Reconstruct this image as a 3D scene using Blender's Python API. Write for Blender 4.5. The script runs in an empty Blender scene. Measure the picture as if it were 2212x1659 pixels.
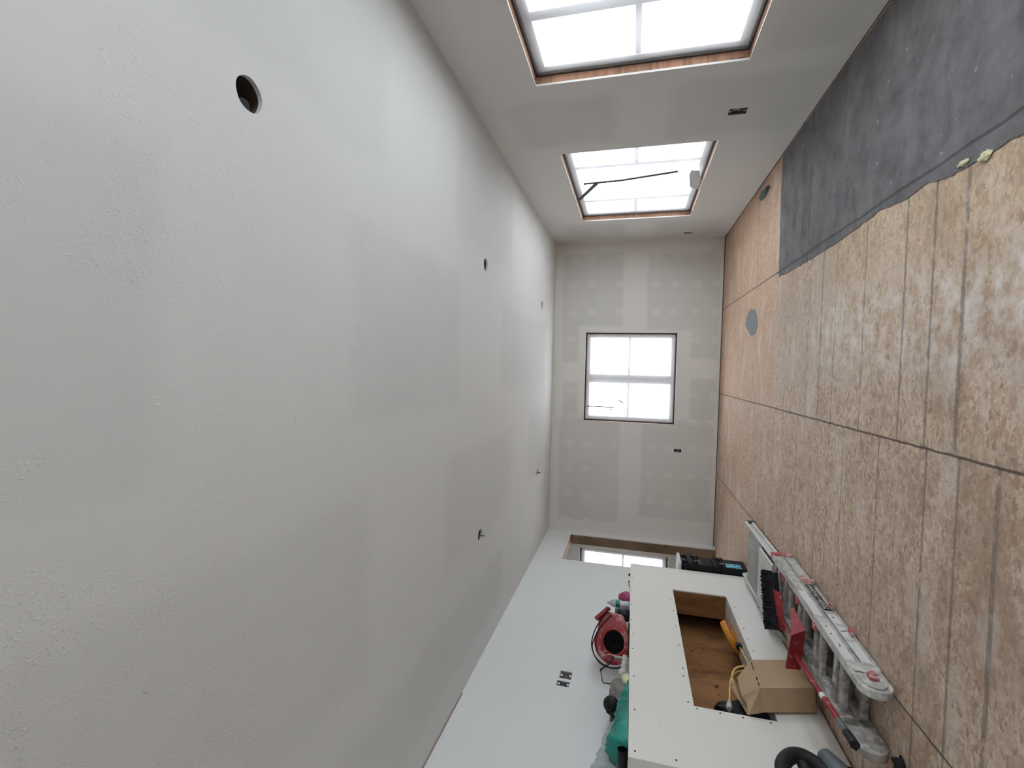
import bpy, math, random
from mathutils import Vector, Matrix, noise
random.seed(7)
S = bpy.context.scene
COL = S.collection
R = math.radians
# ------------------------------------------------------------------ camera, world, exposure
H = 2.44; XR = 1.936; XL = -2.541; YB = 7.354; YF = -4.2; XA = -5.2
F_, YAW, PIT, ROL, CH = 1020.1, -0.0360, 0.2492, 0.0327, 1.2303
Fv = Vector((math.sin(YAW)*math.cos(PIT), math.cos(YAW)*math.cos(PIT), math.sin(PIT)))
Rv = Fv.cross(Vector((0,0,1))).normalized(); Uv = Rv.cross(Fv)
R2 = Rv*math.cos(ROL)+Uv*math.sin(ROL); U2 = -Rv*math.sin(ROL)+Uv*math.cos(ROL)
cd = bpy.data.cameras.new('camera'); cam = bpy.data.objects.new('camera', cd); COL.objects.link(cam)
cd.sensor_fit = 'HORIZONTAL'; cd.sensor_width = 36; cd.lens = F_/2212*36; cd.clip_start = 0.02
M = Matrix.Identity(4)
for i, v in enumerate((-U2, R2, -Fv)):          # the phone was held on its side: picture-right is down
    for k in range(3): M[k][i] = v[k]
M[2][3] = CH
cam.matrix_world = M; S.camera = cam
w = bpy.data.worlds.new('sky'); S.world = w; w.use_nodes = True
SKY = 3.0
bg = w.node_tree.nodes['Background']; bg.inputs[0].default_value = (0.90, 0.96, 1.0, 1); bg.inputs[1].default_value = SKY
S.view_settings.view_transform = 'Standard'; S.view_settings.look = 'None'
S.view_settings.gamma = 1; S.view_settings.use_curve_mapping = False
S.view_settings.exposure = 1.42
S.cycles.max_bounces = 7; S.cycles.diffuse_bounces = 6; S.cycles.glossy_bounces = 3; S.cycles.transmission_bounces = 4
S.cycles.use_adaptive_sampling = True; S.cycles.adaptive_threshold = 0.08; S.cycles.adaptive_min_samples = 12; S.cycles.transparent_max_bounces = 12
S.cycles.sample_clamp_indirect = 6; S.cycles.use_denoising = True
S.cycles.caustics_reflective = False; S.cycles.caustics_refractive = False

def area(name, loc, rot, sx, sy, power=None, portal=False, col=(1,1,1)):
    l = bpy.data.lights.new(name, 'AREA'); l.shape = 'RECTANGLE'; l.size = sx; l.size_y = sy; l.color = col
    if power: l.energy = power
    l.cycles.is_portal = portal
    o = bpy.data.objects.new(name, l); o.location = loc; o.rotation_euler = rot; COL.objects.link(o); return o
# window openings (u0,u1,z0,z1)
W1 = (1.24, 3.245, 0.59, 1.937); W2 = (4.303, 6.291, 0.597, 1.925); W0 = (-1.25, 0.75, 0.59, 1.937)  # the last opening is out of view, added to let in light
WB = (-0.789, 0.567, 0.609, 1.946); W3 = (-4.15, -2.79, 0.63, 1.943); WN = (-3.7, -2.3, .59, 1.937)  # the last opening is likewise unseen, added for more daylight
for n, (a, b, c, d) in enumerate((W0, W1, W2, WN)):
    area('sky_portal', (XR+.09, (a+b)/2, (c+d)/2), (0, R(90), 0), d-c, b-a, portal=True)
for (a, b, c, d) in (WB, W3):
    area('sky_portal', ((a+b)/2, YB+.1, (c+d)/2), (R(-90), 0, 0), b-a, d-c, portal=True)

# ------------------------------------------------------------------ node helper
class NT:
    def __init__(s, name):
        s.m = bpy.data.materials.new(name); s.m.use_nodes = True; s.t = s.m.node_tree
        s.b = s.t.nodes['Principled BSDF']; s.out = s.t.nodes['Material Output']; s._p = {}
    def n(s, ty, **kw):
        x = s.t.nodes.new(ty)
        for k, v in kw.items(): setattr(x, k, v)
        return x
    def put(s, sock, v):
        if hasattr(v, 'is_output') or isinstance(v, bpy.types.NodeSocket): s.t.links.new(v, sock)
        else:
            if isinstance(v, (tuple, list)) and len(v) == 3 and len(sock.default_value) == 4: v = (*v, 1)
            sock.default_value = v
    def pos(s, obj=False):
        k = 'o' if obj else 'g'
        if k not in s._p:
            s._p[k] = s.n('ShaderNodeTexCoord').outputs['Object'] if obj else s.n('ShaderNodeNewGeometry').outputs['Position']
        return s._p[k]
    def xyz(s, v):
        x = s.n('ShaderNodeSeparateXYZ'); s.put(x.inputs[0], v); return x.outputs
    def ma(s, op, a, b=0.0, c=0.0, clamp=False):
        x = s.n('ShaderNodeMath', operation=op, use_clamp=clamp)
        s.put(x.inputs[0], a); s.put(x.inputs[1], b); s.put(x.inputs[2], c); return x.outputs[0]
    def noise(s, vec, scale, detail=3, rough=.55, dist=0, color=False):
        x = s.n('ShaderNodeTexNoise'); s.put(x.inputs['Vector'], vec)
        x.inputs['Scale'].default_value = scale; x.inputs['Detail'].default_value = detail
        x.inputs['Roughness'].default_value = rough; x.inputs['Distortion'].default_value = dist
        return x.outputs['Color' if color else 'Fac']
    def voro(s, vec, scale, out='Color', feature='F1'):
        x = s.n('ShaderNodeTexVoronoi', feature=feature); s.put(x.inputs['Vector'], vec); x.inputs['Scale'].default_value = scale
        return x.outputs[out]
    def mapping(s, vec, rot=(0,0,0), sc=(1,1,1), loc=(0,0,0)):
        x = s.n('ShaderNodeMapping'); s.put(x.inputs[0], vec); x.inputs['Rotation'].default_value = rot
        x.inputs['Scale'].default_value = sc; x.inputs['Location'].default_value = loc; return x.outputs[0]
    def ramp(s, f, stops):
        x = s.n('ShaderNodeValToRGB'); s.put(x.inputs[0], f); e = x.color_ramp.elements
        while len(e) < len(stops): e.new(0.5)
        for el, (p, c) in zip(e, stops):
            el.position = p; el.color = (*c, 1) if isinstance(c, tuple) else (c, c, c, 1)
        return x.outputs[0]
    def mix(s, f, a, b, bt='MIX'):
        x = s.n('ShaderNodeMix', data_type='RGBA', blend_type=bt)
        s.put(x.inputs[0], f); s.put(x.inputs[6], a); s.put(x.inputs[7], b); return x.outputs[2]
    def step(s, v, lo, hi):
        x = s.n('ShaderNodeMapRange', interpolation_type='SMOOTHSTEP'); s.put(x.inputs[0], v)
        x.inputs[1].default_value = lo; x.inputs[2].default_value = hi; return x.outputs[0]
    def rect(s, u, v, r, soft=.06):
        a = s.step(u, r[0]-soft/2, r[0]+soft/2); b = s.step(u, r[1]+soft/2, r[1]-soft/2)
        c = s.step(v, r[2]-soft/2, r[2]+soft/2); d = s.step(v, r[3]+soft/2, r[3]-soft/2)
        return s.ma('MULTIPLY', s.ma('MULTIPLY', a, b), s.ma('MULTIPLY', c, d))
    def maxs(s, L):
        o = L[0]
        for x in L[1:]: o = s.ma('MAXIMUM', o, x)
        return o
    def line(s, u, c, wd, soft=None):
        d = s.ma('ABSOLUTE', s.ma('SUBTRACT', u, c)); return s.step(d, wd, wd*.4)
    def bump(s, h, strength=.3, dist=.01):
        x = s.n('ShaderNodeBump'); x.inputs['Strength'].default_value = strength; x.inputs['Distance'].default_value = dist
        s.put(x.inputs['Height'], h); s.t.links.new(x.outputs[0], s.b.inputs['Normal'])
    def done(s, col, rough=.6, metal=0., spec=.4):
        s.put(s.b.inputs['Base Color'], col); s.put(s.b.inputs['Roughness'], rough); s.put(s.b.inputs['Metallic'], metal)
        s.b.inputs['Specular IOR Level'].default_value = spec; return s.m

def plain(name, col, rough=.55, metal=0., var=.12, scale=9., spec=.4, dust=0., dcol=(.55,.53,.49), dscale=14., bump=0.):
    t = NT(name); p = t.pos(True)
    f = t.noise(p, scale, 4); dark = tuple(c*(1-var) for c in col); lite = tuple(min(1, c*(1+var)) for c in col)
    c = t.ramp(f, [(.3, dark), (.7, lite)])
    if dust:
        d = t.step(t.noise(p, dscale, 6, .65), .62-dust*.3, .72-dust*.3)
        c = t.mix(d, c, dcol)
        if metal: metal = t.ma('SUBTRACT', metal, t.ma('MULTIPLY', d, metal))
    if bump: t.bump(t.noise(p, 40, 4), bump, .004)
    return t.done(c, rough, metal, spec)

def drywall(name, ax, rects, spots=None, base=(.60,.585,.56), dark=(.50,.49,.475), soft=.07, bstr=.10, wob=.05):
    t = NT(name); P = t.pos(); pn = t.noise(P, 2.2, 4, .6, color=True)
    off = t.n('ShaderNodeVectorMath', operation='MULTIPLY_ADD'); t.put(off.inputs[0], pn)
    off.inputs[1].default_value = (wob*2,)*3; off.inputs[2].default_value = (-wob,)*3
    ad = t.n('ShaderNodeVectorMath', operation='ADD'); t.put(ad.inputs[0], P); t.put(ad.inputs[1], off.outputs[0])
    q = t.xyz(ad.outputs[0]); u, v = q[ax[0]], q[ax[1]]
    c = base
    if rects:
        m = t.maxs([t.rect(u, v, r, soft) for r in rects])
        if spots:
            per, ph, rows = spots
            du = t.ma('PINGPONG', t.ma('SUBTRACT', u, ph), per/2)
            L = []
            for z in rows:
                a = t.ma('DIVIDE', du, .055); b = t.ma('DIVIDE', t.ma('SUBTRACT', v, z), .07)
                L.append(t.step(t.ma('ADD', t.ma('MULTIPLY', a, a), t.ma('MULTIPLY', b, b)), 1.3, .5))
            m = t.ma('SUBTRACT', m, t.ma('MULTIPLY', t.maxs(L), .55), clamp=True)
        c = t.mix(m, base, dark)
    big = t.noise(P, 1.1, 3); c = t.mix(t.ma('MULTIPLY', t.step(big, .35, .7), .25), c, (base[0]*1.04, base[1]*1.05, base[2]*1.05))
    c = t.mix(t.ma('MULTIPLY', t.step(t.noise(t.mapping(P, loc=(4, 4, 4)), 21, 2), .74, .80), .35), c, (.30,.29,.27))
    hgt = t.ma('ADD', t.ma('MULTIPLY', t.step(t.noise(P, 105, 2, .5), .56, .68), t.step(t.noise(P, 3.1, 3), .42, .62)), t.ma('MULTIPLY', t.noise(P, 160, 3), .12))
    t.bump(hgt, bstr, .006)
    return t.done(c, .85, 0, .15)

def wood(name, base=(.42,.26,.15), dark=(.22,.12,.06), sc=(1,1,9), scale=3.):
    t = NT(name); p = t.mapping(t.pos(), sc=sc)
    f = t.noise(p, scale, 5, .6, .6); c = t.ramp(f, [(.3, dark), (.55, base), (.8, tuple(min(1, k*1.25) for k in base))])
    k = t.step(t.noise(t.pos(), 7, 3), .68, .74); c = t.mix(k, c, tuple(k2*.55 for k2 in dark))
    return t.done(c, .7, 0, .2)

# ------------------------------------------------------------------ materials
def osb():
    t = NT('osb'); P = t.pos()
    acc = None
    wq = t.n('ShaderNodeVectorMath', operation='MULTIPLY_ADD'); t.put(wq.inputs[0], t.noise(P, 28, 3, .6, color=True))
    wq.inputs[1].default_value = (.035, .035, 0); t.put(wq.inputs[2], P); PW = wq.outputs[0]
    for k, (a, sx, sy) in enumerate(((.35, 20, 40), (1.25, 21, 44), (-.7, 19, 38), (2.0, 24, 50), (-1.2, 26, 60))):
        v = t.xyz(t.voro(t.mapping(PW, rot=(0, 0, a), sc=(sx, sy, 1), loc=(k*3.3, k, 0)), 1.0))[0]
        if acc is None: acc = v
        else:
            acc = t.mix(t.step(t.noise(t.mapping(P, loc=(k*7, 0, 0)), 24, 3), .47, .54), acc, v)
    acc = t.ma('ADD', t.ma('MULTIPLY', acc, .75), t.ma('MULTIPLY', t.noise(P, 70, 4, .7), .45))
    c = t.ramp(acc, [(.20, (.22,.115,.075)), (.36, (.40,.27,.195)), (.64, (.53,.40,.305)), (.92, (.72,.59,.46))])
    c = t.mix(.36, c, (.49,.365,.285))
    q = t.xyz(P); x, y = q[0], q[1]
    # large tone: warmer near the far right corner, worn grey-brown elsewhere
    c = t.mix(t.ma('MULTIPLY', t.step(t.noise(P, 1.3, 4), .45, .7), .40), c, (.33,.235,.175))
    z1 = t.ma('MULTIPLY', t.ma('MULTIPLY', t.rect(x, y, (-.25, .85, 3.3, 4.75), .5), t.step(t.noise(P, 2.4, 5, .6), .36, .56)), .50); c = t.mix(z1, c, (.45,.39,.335))
    z2 = t.ma('MULTIPLY', t.ma('MULTIPLY', t.step(y, 3.0, 2.2), t.step(t.noise(t.mapping(P, loc=(6, 0, 0)), 3.2, 5, .65), .42, .60)), .50); c = t.mix(z2, c, (.30,.20,.135))
    z3 = t.ma('MULTIPLY', t.rect(x, y, (-.31, 1.95, 4.69, 7.4), .08), .30); c = t.mix(z3, c, (.56,.33,.22))
    warm = t.ma('MULTIPLY', t.step(y, 4.0, 5.6), .26); c = t.mix(warm, c, (.43,.255,.165))
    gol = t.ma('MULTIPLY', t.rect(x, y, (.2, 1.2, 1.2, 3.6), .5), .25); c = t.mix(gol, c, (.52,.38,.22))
    # dust and plaster smears
    d = t.ma('MULTIPLY', t.step(t.noise(t.mapping(P, sc=(.7, 1.8, 1)), 2.3, 7, .68), .50, .72), .45)
    path = t.rect(x, y, (.0, .50, .8, 3.7), .30)
    d = t.ma('ADD', d, t.ma('MULTIPLY', t.ma('MULTIPLY', path, t.step(t.noise(P, 9, 6, .7), .40, .66)), .7), clamp=True)
    c = t.mix(d, c, (.72,.66,.62))
    sp = t.step(t.noise(P, 55, 3, .6), .69, .75); c = t.mix(t.ma('MULTIPLY', sp, .8), c, (.82,.79,.74))
    dk = t.step(t.noise(t.mapping(P, loc=(9, 4, 0)), 38, 3, .6), .68, .75); c = t.mix(t.ma('MULTIPLY', dk, .8), c, (.10,.065,.04))
    rd = t.step(t.noise(t.mapping(P, loc=(2, 8, 0)), 5.5, 4, .6), .66, .76); c = t.mix(t.ma('MULTIPLY', rd, .6), c, (.36,.17,.10))
    gy = t.step(t.noise(t.mapping(P, loc=(5, 1, 0)), 3.1, 6, .7), .60, .74); c = t.mix(t.ma('MULTIPLY', gy, .5), c, (.22,.195,.17))
    # seams along the room and gaps / chalk lines across it
    wv = t.ma('MULTIPLY', t.ma('SUBTRACT', t.noise(P, 14, 3), .5), .012)
    yw = t.ma('ADD', y, wv); xw = t.ma('ADD', x, wv)
    seams = t.maxs([t.line(xw, s, .008) for s in (.905, -.306, -1.49)])
    right = t.step(x, -.306, -.305); left = t.ma('SUBTRACT', 1.0, right)
    r_ = t.maxs([t.line(yw, s, wd) for s, wd in ((5.47,.009),(3.88,.006),(3.64,.012),(3.414,.008),(3.03,.008),(2.63,.012),(2.414,.013),(2.214,.017))])
    l_ = t.maxs([t.line(yw, s, wd) for s, wd in ((4.02,.007),(3.6,.006),(3.42,.005),(3.21,.006),(2.79,.008),(2.39,.011),(2.18,.012),(1.975,.017))])
    gaps = t.ma('ADD', t.ma('MULTIPLY', r_, right), t.ma('MULTIPLY', l_, left))
    gaps = t.ma('MULTIPLY', gaps, t.step(t.noise(P, 11, 6, .75), .30, .50))
    c = t.mix(t.ma('MULTIPLY', gaps, .62), c, (.13,.125,.12)); c = t.mix(t.ma('MULTIPLY', seams, .85), c, (.06,.045,.04))
    t.bump(t.ma('ADD', t.ma('MULTIPLY', acc, .3), t.noise(P, 60, 4)), .35, .004)
    return t.done(c, .72, 0, .25)

def felt(name='felt', k=1.0):
    t = NT(name); P = t.pos()
    c = t.ramp(t.noise(P, 6, 6, .65), [(.3, (.095*k,.090*k,.094*k)), (.7, (.19*k,.18*k,.184*k))])
    y = t.xyz(P)
    d = t.ma('MULTIPLY', t.step(t.noise(t.mapping(P, rot=(0,0,.5), sc=(.6, 1.6, 1)), 3, 8, .7), .46, .76), .55)
    c = t.mix(d, c, (.27,.26,.262))
    s = t.step(t.noise(P, 42, 3), .70, .75); c = t.mix(t.ma('MULTIPLY', s, .6), c, (.5,.49,.47))
    s = t.step(t.noise(t.mapping(P, loc=(3,3,0)), 13, 4), .69, .73); c = t.mix(t.ma('MULTIPLY', s, .55), c, (.42,.41,.40))
    c = t.mix(t.ma('MULTIPLY', t.line(y[1], 3.95, .008), .7), c, (.03,.03,.03))
    c = t.mix(t.ma('MULTIPLY', t.line(t.ma('ADD', y[0], t.ma('MULTIPLY', t.noise(P, 3), .03)), .915, .010), .6), c, (.03,.03,.03))
    t.bump(t.noise(P, 60, 5, .7), .5, .006)
    return t.done(c, .8, 0, .25)

M_ = {}
M_['ceiling'] = drywall('ceiling_board', (0, 1), [(-.28,.65,1.85,3.2),(.95,1.72,3.1,4.62),(.95,1.8,.9,2.1),(-.32,.52,.25,.97),(-1.5,-.62,.4,2.03),(-1.45,-.62,3.0,4.8),(-2.3,-1.78,1.5,4.5),(-.2,.6,4.3,6.6),(-1.4,-.6,5.6,7.0)],
    base=(.665,.66,.65), dark=(.618,.613,.605), soft=.16, bstr=.27, wob=.09)
M_['back'] = drywall('back_board', (0, 2), [(.66,1.77,1.40,2.31),(.1,.68,2.06,2.31),(.62,1.73,.05,1.05),(.2,.66,.05,.42),(-2.35,-.76,1.385,2.31),(-1.2,-.2,2.05,2.28),(-2.2,-.72,.06,1.07),(-.72,-.1,.06,.40)],
    spots=(.405, .065, (2.158, 1.881, 1.458, .921, .667, .36, .09)), base=(.75,.73,.70), dark=(.645,.628,.60), wob=.045)
M_['right'] = drywall('right_board', (1, 2), [(3.45,4.15,1.42,2.2),(3.4,4.2,.1,1.02),(.4,3.2,.1,.5),(6.45,7.2,1.4,2.2),(6.45,7.2,.15,1.0)], base=(.66,.64,.615), dark=(.595,.578,.555), soft=.15)
M_['white'] = drywall('primed_board', (1, 2), [], base=(.70,.715,.715), bstr=.06)
M_['box'] = drywall('box_board', (1, 2), [], base=(.74,.725,.69), bstr=.05)
M_['osb'] = osb(); M_['felt'] = felt()
M_['stud'] = wood('stud_wood', (.36,.20,.13), (.22,.115,.07))
M_['jamb'] = wood('weathered_plywood', (.23,.16,.105), (.12,.08,.05), sc=(1,1,.4), scale=5)
M_['ply'] = wood('plywood', (.30,.145,.06), (.16,.07,.028), sc=(1,1,.35), scale=5)
M_['black'] = plain('black_membrane', (.022,.024,.027), .5)
M_['vinyl'] = plain('white_vinyl', (.74,.74,.76), .35, var=.03)
M_['plaster'] = plain('plaster_edge', (.72,.71,.68), .85, var=.08, bump=.4)
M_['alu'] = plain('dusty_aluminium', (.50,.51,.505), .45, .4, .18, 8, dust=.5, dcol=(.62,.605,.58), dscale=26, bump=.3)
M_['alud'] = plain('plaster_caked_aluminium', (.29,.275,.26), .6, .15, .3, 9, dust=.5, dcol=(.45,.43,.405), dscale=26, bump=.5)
M_['oldwood'] = plain('old_wood', (.13,.105,.085), .8, 0, .25, 14)
M_['galv'] = plain('grey_deck', (.34,.345,.32), .6, .2, .15, 7, dust=.3, dcol=(.42,.42,.40), dscale=25)
M_['wht'] = plain('dusty_white', (.60,.60,.585), .6, 0, .12, 10, dust=.3, dcol=(.45,.44,.42), dscale=22)
M_['red'] = plain('red_plastic', (.25,.014,.020), .38, 0, .2, 8, dust=.12, dcol=(.50,.22,.2), dscale=26)
M_['redd'] = plain('dusty_red_plastic', (.48,.10,.10), .55, 0, .2, 12, dust=.45, dcol=(.55,.40,.38), dscale=18)
M_['redm'] = plain('dusty_red_shell', (.30,.014,.018), .33, 0, .25, 6, dust=.30, dcol=(.42,.20,.19), dscale=9)
M_['blk'] = plain('black_plastic', (.008,.008,.009), .38, 0, .3, 12, spec=.22)
M_['blkr'] = plain('black_rubber', (.017,.015,.018), .6, 0, .3, 20, spec=.25)
M_['matt'] = plain('matt_black', (.004,.004,.004), .95, 0, .3, 12, spec=.05)
M_['bristle'] = plain('black_bristle', (.022,.021,.026), .7, 0, .5, 40, dust=0, spec=.15)
M_['card'] = plain('cardboard', (.43,.30,.185), .8, 0, .06, 5)
M_['cardd'] = plain('cardboard_edge', (.20,.12,.07), .9, 0, .2, 30)
M_['orange'] = plain('orange_plastic', (.55,.20,.015), .45, 0, .2, 14)
M_['ycord'] = plain('yellow_cord', (.70,.50,.16), .5, 0, .15, 20)
M_['navy'] = plain('navy_bag', (.006,.006,.012), .45, 0, .5, 9, bump=.6, spec=.15)
M_['teal'] = plain('teal_plastic', (.010,.20,.16), .28, 0, .55, 9, bump=.6)
M_['grey'] = plain('grey_rubber', (.10,.115,.125), .5, 0, .2, 12)
M_['dgrey'] = plain('dark_grey_cloth', (.085,.08,.075), .8, 0, .3, 10, dust=.2, dcol=(.3,.29,.27), dscale=16)
M_['lgrey'] = plain('light_grey_plastic', (.40,.39,.37), .6, 0, .25, 16, dust=.3)
M_['mgrey'] = plain('dusty_canvas', (.22,.205,.19), .8, 0, .3, 14, dust=.3, dcol=(.42,.40,.37), dscale=20)
M_['pink'] = plain('magenta_plastic', (.36,.06,.15), .3, 0, .3, 18)
M_['foam'] = plain('cream_foam', (.66,.62,.40), .7, 0, .2, 20)
M_['blue'] = plain('blue_sticker', (.05,.28,.48), .4, 0, .6, 30, dust=.5, dcol=(.25,.62,.75), dscale=24)
M_['bluebox'] = plain('blue_box_plastic', (.06,.10,.17), .5, 0, .5, 40)
M_['brownbox'] = plain('box_metal', (.20,.18,.155), .5, .4, .3, 20)
M_['silver'] = plain('silver_trim', (.52,.53,.53), .35, .7, .1, 20)
M_['lead'] = plain('white_sticker', (.66,.67,.66), .5, 0, .04, 10)
M_['greenm'] = plain('green_scrap', (.06,.11,.10), .6, 0, .4, 30)
M_['copper'] = plain('tan_strap', (.55,.40,.28), .6, 0, .1, 20)

def glassm():
    t = NT('window_glass'); n = t.t.nodes
    tr = n.new('ShaderNodeBsdfTransparent'); tr.inputs[0].default_value = (.97,.98,.98,1)
    gl = n.new('ShaderNodeBsdfGlossy'); gl.inputs[1].default_value = .03
    mx = n.new('ShaderNodeMixShader'); mx.inputs[0].default_value = .05
    t.t.links.new(tr.outputs[0], mx.inputs[1]); t.t.links.new(gl.outputs[0], mx.inputs[2]); t.t.links.new(mx.outputs[0], t.out.inputs[0]); return t.m
def filmm(name, tr_=.76, col=(.93,.93,.95)):
    t = NT(name); n = t.t.nodes; L = t.t.links
    tr = n.new('ShaderNodeBsdfTransparent'); tr.inputs[0].default_value = (.97,.97,.98,1)
    di = n.new('ShaderNodeBsdfTranslucent'); di.inputs[0].default_value = (*col, 1)
    dd = n.new('ShaderNodeBsdfDiffuse'); dd.inputs[0].default_value = (*col, 1)
    gl = n.new('ShaderNodeBsdfGlossy'); gl.inputs[1].default_value = .25
    m0 = n.new('ShaderNodeMixShader'); m0.inputs[0].default_value = .7
    L.new(di.outputs[0], m0.inputs[1]); L.new(dd.outputs[0], m0.inputs[2])
    m2 = n.new('ShaderNodeMixShader'); m2.inputs[0].default_value = .12
    L.new(m0.outputs[0], m2.inputs[1]); L.new(gl.outputs[0], m2.inputs[2])
    mx = n.new('ShaderNodeMixShader'); mx.inputs[0].default_value = tr_
    L.new(m2.outputs[0], mx.inputs[1]); L.new(tr.outputs[0], mx.inputs[2]); L.new(mx.outputs[0], t.out.inputs[0]); return t.m
M_['glass'] = glassm(); M_['film'] = filmm('plastic_sheeting'); M_['clearbag'] = filmm('pale_plastic_bag', .35, (.62,.72,.70))
def petm():
    t = NT('bottle_plastic'); t.b.inputs['Transmission Weight'].default_value = .6
    return t.done((.75,.74,.78), .12, 0, .5)
M_['pet'] = petm()

# ------------------------------------------------------------------ mesh helper
class B:
    def __init__(s, M=None): s.v = []; s.f = []; s.M = M
    def add(s, vs, fs):
        o = len(s.v)
        for p in vs:
            p = Vector(p); s.v.append(s.M @ p if s.M else p)
        s.f += [tuple(i+o for i in f) for f in fs]; return s
    def box(s, x0, x1, y0, y1, z0, z1):
        x0, x1 = sorted((x0, x1)); y0, y1 = sorted((y0, y1)); z0, z1 = sorted((z0, z1))
        return s.add([(x0,y0,z0),(x1,y0,z0),(x1,y1,z0),(x0,y1,z0),(x0,y0,z1),(x1,y0,z1),(x1,y1,z1),(x0,y1,z1)],
                     [(0,3,2,1),(4,5,6,7),(0,1,5,4),(1,2,6,5),(2,3,7,6),(3,0,4,7)])
    def hexa(s, a, b):       # two matching 4-corner loops
        return s.add(list(a)+list(b), [(0,3,2,1),(4,5,6,7),(0,1,5,4),(1,2,6,5),(2,3,7,6),(3,0,4,7)])
    def prism(s, pts, off):
        n = len(pts); off = Vector(off)
        return s.add([Vector(p) for p in pts]+[Vector(p)+off for p in pts],
                     [tuple(range(n))[::-1], tuple(range(n, 2*n))]+[(i, (i+1) % n, n+(i+1) % n, n+i) for i in range(n)])
    def rings(s, C, rad, axes, n=16, cap=True, closed=False, e=1.0):
        vs = []; fs = []
        for c, r, (a, b) in zip(C, rad, axes):
            for k in range(n):
                t = 2*math.pi*k/n; vs.append(Vector(c)+a*(r*math.cos(t))+b*(r*e*math.sin(t)))
        m = len(C)
        for i in range(m-1+(1 if closed else 0)):
            j = (i+1) % m
            for k in range(n):
                k2 = (k+1) % n; fs.append((i*n+k, i*n+k2, j*n+k2, j*n+k))
        if cap and not closed: fs += [tuple(range(n))[::-1], tuple(range((m-1)*n, m*n))]
        return s.add(vs, fs)
    def cyl(s, p0, p1, r0, r1=None, n=16, cap=True):
        p0, p1 = Vector(p0), Vector(p1); d = (p1-p0).normalized()
        a = d.orthogonal().normalized(); b = d.cross(a)
        return s.rings([p0, p1], [r0, r0 if r1 is None else r1], [(a, b)]*2, n, cap)
    def lathe(s, base, axis, prof, n=24, cap=True):
        base = Vector(base); d = Vector(axis).normalized(); a = d.orthogonal().normalized(); b = d.cross(a)
        return s.rings([base+d*h for h, r in prof], [r for h, r in prof], [(a, b)]*len(prof), n, cap)
    def tube(s, path, r, n=10, sub=6, closed=False, cap=True):
        P = [Vector(p) for p in path]
        if sub > 1:
            Q = []; m = len(P)
            for i in range(m if closed else m-1):
                g = (lambda k: P[k % m]) if closed else (lambda k: P[max(0, min(m-1, k))])
                p0, p1, p2, p3 = g(i-1), g(i), g(i+1), g(i+2)
                for k in range(sub):
                    t = k/sub; Q.append(.5*((2*p1)+(p2-p0)*t+(2*p0-5*p1+4*p2-p3)*t*t+(-p0+3*p1-3*p2+p3)*t**3))
            if not closed: Q.append(P[-1])
            P = Q
        m = len(P); ax = []; ref = None
        for i in range(m):
            d = (P[(i+1) % m]-P[i-1]) if closed else (P[min(i+1, m-1)]-P[max(i-1, 0)])
            d.normalize()
            if ref is None: ref = d.orthogonal().normalized()
            a = (ref-d*ref.dot(d)).normalized(); ref = a; ax.append((a, d.cross(a)))
        rr = r if isinstance(r, (list, tuple)) else [r]*m
        return s.rings(P, rr, ax, n, cap, closed)
    def build(s, name, mat, parent=None, smooth=False, bevel=0, seg=2, label=None, kind=None, sub=0):
        me = bpy.data.meshes.new(name)
        off = Vector(parent['_o']) if parent is not None and '_o' in parent else Vector((0, 0, 0))
        own = None
        if parent is None and kind is None and s.v:
            lo = [min(v[i] for v in s.v) for i in range(3)]; hi = [max(v[i] for v in s.v) for i in range(3)]
            own = Vector(((lo[0]+hi[0])/2, (lo[1]+hi[1])/2, lo[2])); off = own
        me.from_pydata([v-off for v in s.v], [], s.f); me.update()
        import bmesh
        bm = bmesh.new(); bm.from_mesh(me); bmesh.ops.recalc_face_normals(bm, faces=bm.faces); bm.to_mesh(me); bm.free()
        me.materials.append(M_[mat] if isinstance(mat, str) else mat)
        if smooth:
            for p in me.polygons: p.use_smooth = True
            try: me.set_sharp_from_angle(angle=R(45))
            except Exception: pass
        o = bpy.data.objects.new(name, me); COL.objects.link(o)
        if parent is not None: o.parent = parent; o['_o'] = parent['_o'] if '_o' in parent else (0, 0, 0)
        else:
            o['_o'] = tuple(own) if own else (0, 0, 0)
            if own: o.location = own
        if bevel:
            md = o.modifiers.new('bevel', 'BEVEL'); md.width = bevel; md.segments = seg; md.limit_method = 'ANGLE'; md.angle_limit = R(40)
        if sub:
            md = o.modifiers.new('subsurf', 'SUBSURF'); md.levels = sub; md.render_levels = sub
        if label: o['label'] = label
        if kind: o['kind'] = kind
        return o
def thing(name, label, cat, loc=(0, 0, 0), group=None, kind=None):
    o = bpy.data.objects.new(name, None); COL.objects.link(o); o.location = loc; o['_o'] = tuple(loc); o.empty_display_size = .1
    if label: o['label'] = label
    if cat: o['category'] = cat
    if group: o['group'] = group
    if kind: o['kind'] = kind
    return o
def tag(o, label, cat, group=None):
    o['label'] = label; o['category'] = cat
    if group: o['group'] = group
    return o

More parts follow.
